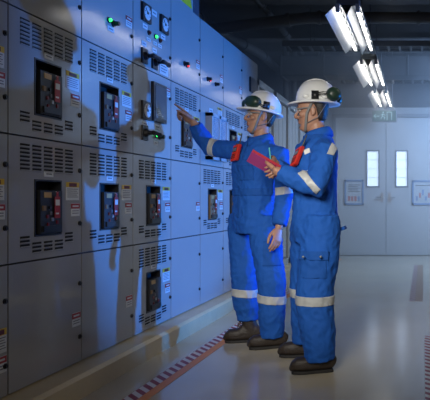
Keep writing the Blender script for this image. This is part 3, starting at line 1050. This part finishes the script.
def patch(src, body, name, m, planes, seed, off=.004, axis=None):
    """raised cloth piece following the coverall surface, cut out by planes (point, outward normal)"""
    o = Vector(body.location)
    bm = bmesh.new(); bm.from_mesh(src.data)
    for pt, nr in planes:
        g = bm.verts[:] + bm.edges[:] + bm.faces[:]
        bmesh.ops.bisect_plane(bm, geom=g, plane_co=Vector(pt) - o, plane_no=Vector(nr), clear_outer=True)
    if axis is not None:
        a_, b_, r_ = Vector(axis[0]) - o, Vector(axis[1]) - o, axis[2]
        ab = b_ - a_
        far = []
        for f_ in bm.faces:
            c_ = f_.calc_center_median(); t_ = (c_ - a_).dot(ab) / ab.dot(ab)
            if (c_ - a_ - ab * t_).length > r_: far.append(f_)
        bmesh.ops.delete(bm, geom=far, context='FACES')
    if not bm.faces:
        bm.free(); print('EMPTY PATCH', name); return None
    sd = Vector(seed) - o
    best = min(bm.faces, key=lambda f_: (f_.calc_center_median() - sd).length)
    keep, st = {best}, [best]
    while st:
        f_ = st.pop()
        for e in f_.edges:
            for g_ in e.link_faces:
                if g_ not in keep:
                    keep.add(g_); st.append(g_)
    bmesh.ops.delete(bm, geom=[f_ for f_ in bm.faces if f_ not in keep], context='FACES')
    bm.normal_update()
    nv = {v: v.normal.copy() for v in bm.verts}
    for v, n_ in nv.items():
        v.co += n_ * off
    ext = bmesh.ops.extrude_face_region(bm, geom=bm.faces[:])
    newv = [x for x in ext['geom'] if isinstance(x, bmesh.types.BMVert)]
    old = [v for v in bm.verts if v not in set(newv)]
    for v in old:
        v.co -= nv[v] * (off + .002) if v in nv else Vector((0, 0, 0))
    bmesh.ops.recalc_face_normals(bm, faces=bm.faces)
    me = bpy.data.meshes.new(name); bm.to_mesh(me); bm.free()
    me.materials.clear(); me.materials.append(m)
    me.polygons.foreach_set('material_index', [0] * len(me.polygons))
    me.polygons.foreach_set('use_smooth', [True] * len(me.polygons))
    ob = bpy.data.objects.new(name, me); COL.objects.link(ob); ob.parent = src
    return ob


def slab_planes(p, d, half):
    d = Vector(d).normalized()
    return [(Vector(p) + d * half, d), (Vector(p) - d * half, -d)]


def boot(body, heel, direction, ankle):
    """work boot from heel point on the floor along direction"""
    d = Vector((direction[0], direction[1], 0)).normalized(); s = Vector((-d.y, d.x, 0)); u = Vector((0, 0, 1))
    h = Vector((heel[0], heel[1], 0))
    m_ = MB()
    prof = [(.012, .045, .030, 0), (.04, .058, .035, 0), (.085, .058, .037, 0), (.13, .047, .041, 0), (.165, .037, .045, 0), (.20, .035, .047, 0), (.235, .034, .044, 0), (.258, .026, .036, 0), (.270, .018, .024, 0)]
    prof = [(x * .88, hz * (1.0 if x < .12 else 1.22), hw, 0) for x, hz, hw, _ in prof]
    ch = []
    for x, hz, hw, _ in prof:
        ch.append((h + d * x + u * (.011 + hz), hz, hw))
    m_.tube(ch, LEATHER, ref=u, n=16, round_=True, power=2.5)
    an = Vector((ankle[0], ankle[1], 0))
    m_.tube([(h + d * .055 + u * .06, .046, .038), (h + d * .073 + u * .12, .051, .042), (an + u * .175, .052, .048), (an + u * .22, .052, .049)], LEATHER, ref=d, n=16)
    bt = m_.build('work_boot', parent=body, smooth=True, remesh=.006, smoothit=3)
    m_ = MB()
    out = []
    for x, w_ in ((xx * .88, ww) for xx, ww in ((0, .022), (.012, .032), (.045, .037), (.09, .038), (.135, .043), (.18, .049), (.225, .048), (.258, .038), (.276, .020))):
        out.append((x, w_))
    ring0 = [h + d * x + s * w_ for x, w_ in out] + [h + d * x - s * w_ for x, w_ in reversed(out)]
    m_.rings([[p_ + u * .001 for p_ in ring0], [p_ + u * .013 for p_ in ring0], [p_ + u * .018 + (h + d * .15 - p_) * .02 for p_ in ring0]], SOLE)
    m_.build('sole', parent=bt)
    m_ = MB()
    for k in range(4):
        x = .106 + .011 * k; z = .196 - .024 * k
        for sg in (-1, 1):
            m_.tube([(h + d * (x) + u * (z - .012) - s * .026 * sg, .0035), (h + d * (x + .016) + u * (z + .003), .0035), (h + d * (x + .014) + u * (z - .016) + s * .026 * sg, .0035)], LACE, n=6)
    m_.tube([(h + d * .118 + u * .19, .003), (h + d * .135 + u * .195 + s * .02, .003), (h + d * .145 + u * .165 + s * .03, .003)], LACE, n=6)
    m_.build('laces', parent=bt, smooth=True)


def coverall(body, torso, limbs, seed, extra=None):
    m_ = MB()
    # torso sections: (z, cx, cy, half depth, half width, yaw)
    R = []
    for z, cx, cy, hd, hw, yw in torso:
        f = yawvec(yw); l = Vector((-f.y, f.x, 0)); ring = []
        for j in range(28):
            g = 2 * PI * j / 28
            c, s = math.cos(g), math.sin(g); e = 2 / 2.5
            c = math.copysign(abs(c) ** e, c); s = math.copysign(abs(s) ** e, s)
            ring.append(Vector((cx, cy, z)) + f * hd * c + l * hw * s)
        R.append(ring)
    m_.rings(R, CLOTH)
    for ch in limbs:
        m_.tube(ch, CLOTH, ref=(0.1, -1, 0.2), n=18, round_=False)
    if extra:
        extra(m_)
    return m_.build('coverall', parent=body, smooth=True, remesh=.0085, smoothit=4, disp=fold(seed, .0125))


def collar(cov, c, yaw, zf, zb, r=.068):
    f = yawvec(yaw); l = Vector((-f.y, f.x, 0))
    prof = [(r + .026, -.050), (r + .022, -.018), (r + .006, .006), (r, .010), (r - .006, .004), (r - .004, -.045)]
    n = 30
    m_ = MB()
    R = []
    for rr, dz in prof:
        ring = []
        for j in range(n + 1):
            g = math.radians(14) + (2 * PI - math.radians(28)) * j / n
            t = (1 - math.cos(g)) / 2
            t2 = t ** .7
            fr = 1.0 + .22 * (1 - t) ** 2
            ring.append(Vector(c) + f * rr * fr * math.cos(g) * 1.02 + l * rr * math.sin(g) * 1.06 + Vector((0, 0, zf + (zb - zf) * t2 + dz)))
        R.append(ring)
    R.append(R[0])
    vs_ = [p_ for r_ in R[:-1] for p_ in r_]
    k, N = len(R) - 1, n + 1
    fs = []
    for i in range(k):
        i2 = (i + 1) % k
        for j in range(n):
            fs.append((i * N + j, i * N + j + 1, i2 * N + j + 1, i2 * N + j))
    fs.append(tuple(i * N for i in range(k))); fs.append(tuple(i * N + n for i in reversed(range(k))))
    m_.add(vs_, fs, CLOTH)
    return m_.build('collar', parent=cov, smooth=True)


def radio(name_loc, ax, label):
    u, v, w_ = ax           # width, up, outwards
    o = Vector(name_loc)
    r = thing('handheld_radio', o, label, 'radio')
    MB().obox(o, (u, v, w_), (.029, .058, .016), RADIO).build('case', parent=r, bevel=.007)
    m_ = MB().obox(o + v * .022 + w_ * .016, (u, v, w_), (.020, .016, .0015), BLACK)
    m_.obox(o + v * .022 + w_ * .0176, (u, v, w_), (.016, .011, .0008), STEEL)
    m_.build('screen', parent=r)
    m_ = MB()
    for i in range(3):
        for j in range(3):
            m_.obox(o + u * (-.013 + .013 * i) + v * (-.012 - .012 * j) + w_ * .0165, (u, v, w_), (.004, .0035, .0018), BLACK)
    m_.build('keypad', parent=r)
    m_ = MB().tube([(o + u * .018 + v * .055, .006), (o + u * .018 + v * .075, .006), (o + u * .018 + v * .13, .004)], BLACK, n=10)
    m_.build('antenna', parent=r, smooth=True)
    MB().disc(o - u * .012 + v * .056, v, .008, .014, BLACK, n=12).build('volume_knob', parent=r)
    MB().obox(o - w_ * .021 + v * .01, (u, v, w_), (.012, .03, .005), BLACK).build('belt_clip', parent=r)


LIPM = mat('lips', (0.30, 0.12, 0.10, 1), 0.45)


def trunk_skin(m_, torso, k=.72):
    R = []
    for z, cx, cy, hd, hw, yw in torso:
        f = yawvec(yw); l = Vector((-f.y, f.x, 0))
        R.append([Vector((cx, cy, z)) + f * hd * k * math.cos(2 * PI * j / 20) + l * hw * k * math.sin(2 * PI * j / 20) for j in range(20)])
    m_.rings(R, SKIN)


# ---------------- the man with the notebook (right)
O = Vector((-.70, 3.73, 0))
H = Head((-.672, 3.725, 1.452), 186, -7)
Rsh = P(307, 149, 3.90); Lsh = P(325, 151, 3.56)
Rel = P(297, 184, 3.90); Rwr = P(274, 163, 3.67)
Lel = P(316, 187, 3.46); Lwr = P(277, 171, 3.44)
Lhip, Lkn, Lan = P(321, 232, 3.62), P(315, 296, 3.58), P(320, 357, 3.56)
Rhip, Rkn, Ran = P(309, 230, 3.82), P(307, 286, 3.86), P(306, 344, 3.90)
cx = -.665
torsoR = [(.76, -.66, 3.72, .135, .175, 186), (.84, -.665, 3.72, .143, .185, 186), (.93, -.668, 3.72, .140, .175, 186), (1.03, -.668, 3.72, .134, .165, 186), (1.12, -.668, 3.72, .134, .172, 186),
          (1.22, -.668, 3.72, .138, .185, 187), (1.30, -.662, 3.725, .132, .190, 188), (1.355, -.655, 3.725, .112, .175, 188), (1.40, -.650, 3.725, .085, .12, 188), (1.425, -.65, 3.725, .070, .082, 188)]

m_ = MB()
head_mesh(m_, H)
m_.tube([(H.p(-.010, 0, .08), .050, .052), (H.p(-.014, 0, .02), .050, .052), (Vector((-.65, 3.725, 1.36)), .060, .065)], SKIN, ref=H.f, n=18)
trunk_skin(m_, torsoR)
for a, b, c in ((Rsh, Rel, Rwr), (Lsh, Lel, Lwr)):
    m_.tube([(a, .045), (a.lerp(b, .5), .043), (b, .038), (b.lerp(c, .4), .038), (c, .027)], SKIN, n=12)
for a, b, c in ((Rhip, Rkn, Ran), (Lhip, Lkn, Lan)):
    m_.tube([(a + Vector((0, 0, .06)), .075), (a.lerp(b, .5), .068), (b, .052), (b.lerp(c, .35), .05), (Vector((c.x, c.y, .15)), .034)], SKIN, n=12)
# notebook frame: near-left corner A, lv along its length, wv near to far
NA = P(252.5, 150.5, 3.50)
lv_ = Vector((.235, .075, -.140)); wv_ = Vector((-.085, .16, -.045))
ln_ = lv_.normalized(); wn_ = (wv_ - ln_ * wv_.dot(ln_)).normalized(); nn_ = ln_.cross(wn_)
if nn_.z < 0: nn_ = -nn_
NL, NW = .285, .18
NC = NA + ln_ * NL / 2 + wn_ * NW / 2
# left hand under the notebook: palm against its lower face
under = NC + ln_ * .015 - wn_ * .045 - nn_ * .019
hd_ = (under - Lwr)
hand(m_, Lwr + (under - Lwr) * .12, (under - Lwr).normalized() + wn_ * .15, nn_, -1, ((.12, .15, .1), (.12, .2, .1), (.18, .25, .15), (.25, .3, .2)), thumb=(.9, .35))
# writing hand above the page
ptip = NC + ln_ * .0 + wn_ * .01 + nn_ * .008
hw_ = Rwr + Vector((.0, -.01, .012))
hand(m_, hw_, (ptip + nn_ * .03 - hw_), -nn_ + ln_ * -.2, 1, ((.55, .75, .4), (.65, .85, .45), (.8, .9, .5), (.9, .9, .5)), thumb=(.45, .9), size=.92)
body = m_.build('person', smooth=True, remesh=.004, smoothit=2, origin=O)
tag(body, 'person in blue coverall and white hard hat holding a pink notebook', 'person')
head_parts(body, H, moustache=True)
hat = hard_hat(body, H, .163, 7, [(1, 'back'), (-1, 'back')], back=-.030)


def sleeve(a, b, c, r0, r1, r2, r3, root):
    d = (c - b).normalized()
    root = Vector(root)
    q1 = a.lerp(root, .30) + Vector((0, 0, -.004))
    return [(a.lerp(root, .65), r0 * .85), (q1, r0 * .98), (a + (b - a) * .06, r0 * 1.02), (a.lerp(b, .35), r1 * 1.05), (a.lerp(b, .75), r1), (b, r1 * 1.03), (b.lerp(c, .25), r2 * 1.05), (b.lerp(c, .7), r2), (c - d * .012, r3)]


def trouser(a, b, c, r0, r1, r2, r3, zend):
    e = Vector((c.x, c.y, zend))
    return [(a + Vector((0, 0, .10)), r0 * .9), (a, r0), (a.lerp(b, .45), r1 * 1.04), (b + Vector((0, 0, .05)), r1 * .98), (b - Vector((0, 0, .06)), r2 * 1.04), (b.lerp(e, .6), r2), (e + Vector((0, 0, .05)), r3 * 1.04), (e, r3)]


NR = (-.655, 3.725, 1.33)
limbsR = [sleeve(Rsh, Rel, Rwr, .072, .062, .055, .044, NR), sleeve(Lsh, Lel, Lwr, .078, .068, .060, .047, NR),
          trouser(Rhip, Rkn, Ran, .115, .108, .100, .088, .095), trouser(Lhip, Lkn, Lan, .122, .115, .106, .090, .075)]


def collarR(m_):
    m_.tube([(Vector((-.652, 3.725, 1.405)), .074, .078), (Vector((-.648, 3.725, 1.425)), .070, .072)], CLOTH, ref=H.f, n=20, round_=False)


cov = coverall(body, torsoR, limbsR, 3, collarR)
collar(cov, (-.644, 3.725, 0), 188, 1.425, 1.468, .060)
up = Vector((0, 0, 1))
# reflective tape
ax_ = (Lel - Lsh)
patch(cov, body, 'reflective_band', REFL, slab_planes(P(313, 184, 3.46), (.757, 0, .654), .019) + [((0, 3.60, 0), (0, 1, 0)), (P(319.5, 192, 3.46), (.654, 0, -.757)), (P(302, 172, 3.46), (-.654, 0, .757))], P(313, 184, 3.38), .004)
for kn, mid in ((Lkn, .455), (Rkn, .455)):
    patch(cov, body, 'reflective_band', REFL, slab_planes((kn.x, kn.y, mid - .026), (.02, 0, 1), .027) + slab_planes((kn.x, kn.y, 0), (0, 1, 0), .14), (kn.x, kn.y - .11, mid - .026), .004)
patch(cov, body, 'reflective_band', REFL, slab_planes(P(337, 147, 3.62), (.25, -.1, .9), .045) + slab_planes(P(336.5, 147, 3.62), (-.95, 0, .3), .018), P(337, 146, 3.58), .004)
# trouser pocket, side pocket opening, chest tag and belt
patch(cov, body, 'thigh_pocket', CLOTHD, slab_planes((Lkn.x + .02, 0, .64), (0, 0, 1), .075) + slab_planes((Lkn.x + .005, 0, .6), (1, 0, 0), .075) + [((0, Lkn.y - .03, 0), (0, 1, 0))], (Lkn.x, Lkn.y - .12, .64), .006)
patch(cov, body, 'pocket_flap', CLOTHD, slab_planes((Lkn.x + .02, 0, .695), (0, 0, 1), .026) + slab_planes((Lkn.x + .005, 0, .6), (1, 0, 0), .082) + [((0, Lkn.y - .03, 0), (0, 1, 0))], (Lkn.x, Lkn.y - .12, .69), .011)
patch(cov, body, 'name_tag', OFFW, slab_planes(P(308.5, 152, 3.58), (-.35, 0, .95), .014) + slab_planes(P(308.5, 152, 3.58), (.95, 0, .35), .019) + [((0, 3.70, 0), (0, 1, 0))], P(308, 150, 3.55), .004)
for dx in (-.05, .05):
    c_ = Vector((Lkn.x + .005 + dx, Lkn.y - .128, .693))
    MB().ball(c_, (.008, .012, .008), STEEL).build('snap_button', parent=cov, smooth=True)
# back pocket flap sticking out
fl = MB().obox(P(341, 229, 3.70), (Vector((.85, 0, .3)).normalized(), Vector((0, 1, 0)), Vector((-.3, 0, .85)).normalized()), (.03, .05, .011), CLOTHD)
fl.build('back_pocket_flap', parent=cov, bevel=.003)
dF = Vector((-.97, -.22, 0))
boot(body, (Lan.x + .075, Lan.y + .02), dF, Lan)
boot(body, (Ran.x + .07, Ran.y + .02), Vector((-1, -.05, 0)), Ran)

# notebook and pen, held things
nb = thing('notebook', NC, 'pink-covered notebook in the hands of the man on the right', 'notebook')
MB().obox(NC, (ln_, wn_, nn_), (NL / 2 - .004, NW / 2 - .004, .0055), PAGE).build('pages', parent=nb)
MB().obox(NC - nn_ * .0065, (ln_, wn_, nn_), (NL / 2, NW / 2, .0012), PINK).build('cover', parent=nb)
MB().obox(NC - wn_ * (NW / 2), (ln_, wn_, nn_), (NL / 2, .0015, .0072), CRIMS).build('spine', parent=nb)
pn = thing('pen', ptip, 'slim teal pen in the writing hand, above the pink notebook', 'pen')
ptop = ptip + Vector((-.005, -.03, .112))
pd = (ptop - ptip).normalized()
MB().tube([(ptip + pd * .02, .0042), (ptop, .0042)], PENM, n=10).build('barrel', parent=pn, smooth=True)
MB().tube([(ptip + pd * .001, .001), (ptip + pd * .02, .004)], STEEL, n=8, round_=False).build('nib', parent=pn, smooth=True)
wv2 = Vector((-.62, -.78, 0)).normalized()
radio(P(297.0, 157, 3.535), (Vector((.72, -.6, .35)).normalized(), Vector((.36, 0, .93)).normalized(), Vector((-.6, -.78, .2)).normalized()), 'red handheld radio on the chest of the man with the notebook')

# ---------------- the pointing man (left)
O = Vector((-1.19, 4.22, 0))
H = Head((-1.148, 4.225, 1.487), 206, 3)
Rsh = P(241, 151, 4.34); Lsh = P(279, 153, 4.10)
Rel = P(210, 148, 4.42); Rwr = P(193.5, 123, 4.33)
Lel = P(285, 193, 4.12); Lwr = P(279, 227, 4.04)
Rhip, Rkn, Ran = P(243, 228, 4.33), P(245, 286, 4.31), P(248, 332, 4.33)
Lhip, Lkn, Lan = P(265, 230, 4.16), P(272, 292, 4.12), P(272, 338, 4.14)
torsoL = [(.79, -1.185, 4.24, .135, .185, 215), (.86, -1.19, 4.24, .140, .190, 217), (.95, -1.195, 4.24, .128, .178, 220), (1.06, -1.195, 4.235, .120, .166, 223), (1.15, -1.19, 4.23, .124, .172, 226),
          (1.25, -1.185, 4.225, .130, .188, 229), (1.33, -1.175, 4.225, .122, .192, 229), (1.385, -1.165, 4.225, .102, .170, 229), (1.43, -1.155, 4.225, .080, .115, 226), (1.455, -1.152, 4.225, .068, .080, 222)]
m_ = MB()
head_mesh(m_, H)
m_.tube([(H.p(-.010, 0, .08), .050, .052), (H.p(-.014, 0, .02), .050, .052), (Vector((-1.152, 4.225, 1.39)), .060, .065)], SKIN, ref=H.f, n=18)
trunk_skin(m_, torsoL)
for a, b, c in ((Rsh, Rel, Rwr), (Lsh, Lel, Lwr)):
    m_.tube([(a, .045), (a.lerp(b, .5), .043), (b, .037), (b.lerp(c, .4), .037), (c, .026)], SKIN, n=12)
for a, b, c in ((Rhip, Rkn, Ran), (Lhip, Lkn, Lan)):
    m_.tube([(a + Vector((0, 0, .06)), .072), (a.lerp(b, .5), .066), (b, .05), (b.lerp(c, .35), .048), (Vector((c.x, c.y, .15)), .034)], SKIN, n=12)
# pointing right hand: index straight, others curled
tipd = P(173, 102.5, 4.30) - Rwr
hand(m_, Rwr + tipd.normalized() * .012, P(177, 109.5, 4.30) - Rwr, Vector((-.15, -.80, -.55)), 1,
     ((.10, .06, .04), (1.15, 1.35, .8), (1.2, 1.4, .8), (1.25, 1.4, .8)), spread=.03, thumb=(.25, 1.2), size=1.04)
# relaxed left hand
hand(m_, Lwr + Vector((0, 0, -.01)), P(275, 252, 3.97) - Lwr, Vector((-.75, .55, 0)), -1, (.22, .3, .34, .38), spread=.06, thumb=(.55, .5))
body = m_.build('person', smooth=True, remesh=.004, smoothit=2, origin=O)
tag(body, 'person in blue coverall and white hard hat pointing at the switchgear', 'person')
head_parts(body, H)
hat = hard_hat(body, H, .150, 6, [(1, 'front'), (-1, 'front')])
NR = (-1.172, 4.225, 1.33)
limbsL = [sleeve(Rsh, Rel, Rwr, .076, .064, .056, .046, NR), sleeve(Lsh, Lel, Lwr, .074, .060, .054, .047, NR),
          trouser(Rhip, Rkn, Ran, .105, .095, .086, .074, .155), trouser(Lhip, Lkn, Lan, .112, .098, .088, .080, .075)]


def collarL(m_):
    m_.tube([(Vector((-1.155, 4.225, 1.43)), .074, .080), (Vector((-1.150, 4.225, 1.445)), .070, .072)], CLOTH, ref=H.f, n=20, round_=False)


cov = coverall(body, torsoL, limbsL, 8, collarL)
collar(cov, (-1.143, 4.225, 0), 214, 1.440, 1.484, .062)
patch(cov, body, 'reflective_band', REFL, slab_planes(Rsh.lerp(Rel, .84), (Rel - Rsh).normalized() + Vector((0, 0, .12)), .021), Rsh.lerp(Rel, .84) + Vector((0, -.06, 0)), .004)
patch(cov, body, 'reflective_band', REFL, slab_planes(Lsh.lerp(Lel, .93), (Lel - Lsh), .026) + [(P(272.5, 190, 4.0), (-1, 0, 0))], Lel + Vector((.02, -.06, .02)), .004)
for kn, zz, yy in ((Rkn, 1.02 - 94 * 4.22 / 600, Rkn.y), (Lkn, 1.02 - 100.5 * 4.04 / 600, Lkn.y)):
    patch(cov, body, 'reflective_band', REFL, slab_planes((kn.x, kn.y, zz), (.10, 0, 1), .027), (kn.x, kn.y - .09, zz), .004)
for xx, nm in ((P(255, 175, 4.1), 'chest_pocket'),):
    fv = yawvec(229); lv2 = Vector((-fv.y, fv.x, 0))
    cpt = Vector((-1.185, 4.225, 1.22)) + fv * .13 + lv2 * .075
    patch(cov, body, nm, CLOTHD, slab_planes(cpt, (0, 0, 1), .065) + slab_planes(cpt, lv2, .055) + [(cpt - fv * .08, -fv)], cpt, .005)
    patch(cov, body, 'pocket_flap', CLOTHD, slab_planes(cpt + Vector((0, 0, .055)), (0, 0, 1), .022) + slab_planes(cpt, lv2, .06) + [(cpt - fv * .08, -fv)], cpt + Vector((0, 0, .055)), .010)
fv = yawvec(225)
patch(cov, body, 'waist_belt', CLOTHD, slab_planes((-1.195, 4.235, 1.075), (0, 0, 1), .024) + [((-1.03, 4.1, 1.06), (1, -.3, 0))], Vector((-1.195, 4.235, 1.075)) + fv * .12, .005)
fpl = Vector((-1.185, 4.225, 1.2)) + yawvec(229) * .13
patch(cov, body, 'zip_placket', CLOTHD, slab_planes(fpl, Vector((-yawvec(229).y, yawvec(229).x, 0)), .018) + [(fpl - yawvec(229) * .09, -yawvec(229)), ((0, 0, .9), (0, 0, -1)), ((0, 0, 1.42), (0, 0, 1))], fpl, .004)
patch(cov, body, 'thigh_pocket', CLOTHD, slab_planes((Lkn.x + .03, 0, .66), (0, 0, 1), .085) + slab_planes((Lkn.x + .03, 0, .6), (1, 0, 0), .07) + [((0, Lkn.y - .03, 0), (0, 1, 0))], (Lkn.x + .03, Lkn.y - .1, .66), .006)
boot(body, (Ran.x + .085, Ran.y + .01), Vector((-.985, -.16, 0)), Ran)
boot(body, (Lan.x + .085, Lan.y + .03), Vector((-.96, -.28, 0)), Lan)
radio(P(236, 153, 4.12), (Vector((.80, -.55, .18)).normalized(), Vector((.22, 0, .97)).normalized(), Vector((-.56, -.82, .05)).normalized()), 'red handheld radio on the chest of the pointing man')

# ------------------------------------------------------------------ haze filling the hall
hz = bpy.data.materials.new('haze')
hz.use_nodes = True
nt = hz.node_tree
nt.nodes.clear()
vo = nt.nodes.new('ShaderNodeVolumeScatter')
vo.inputs['Color'].default_value = (0.82, 0.9, 1.0, 1)
vo.inputs['Density'].default_value = 0.14
vo.inputs['Anisotropy'].default_value = 0.1
out = nt.nodes.new('ShaderNodeOutputMaterial')
nt.links.new(vo.outputs[0], out.inputs['Volume'])
o = MB().box((LEFTX + .01, 6.3, 0.01), (RIGHTX - .01, BACK - .1, CEILZ - .01), hz).build('haze')
tag(o, 'thin bluish haze hanging in the far half of the hall', 'haze', kind='stuff')
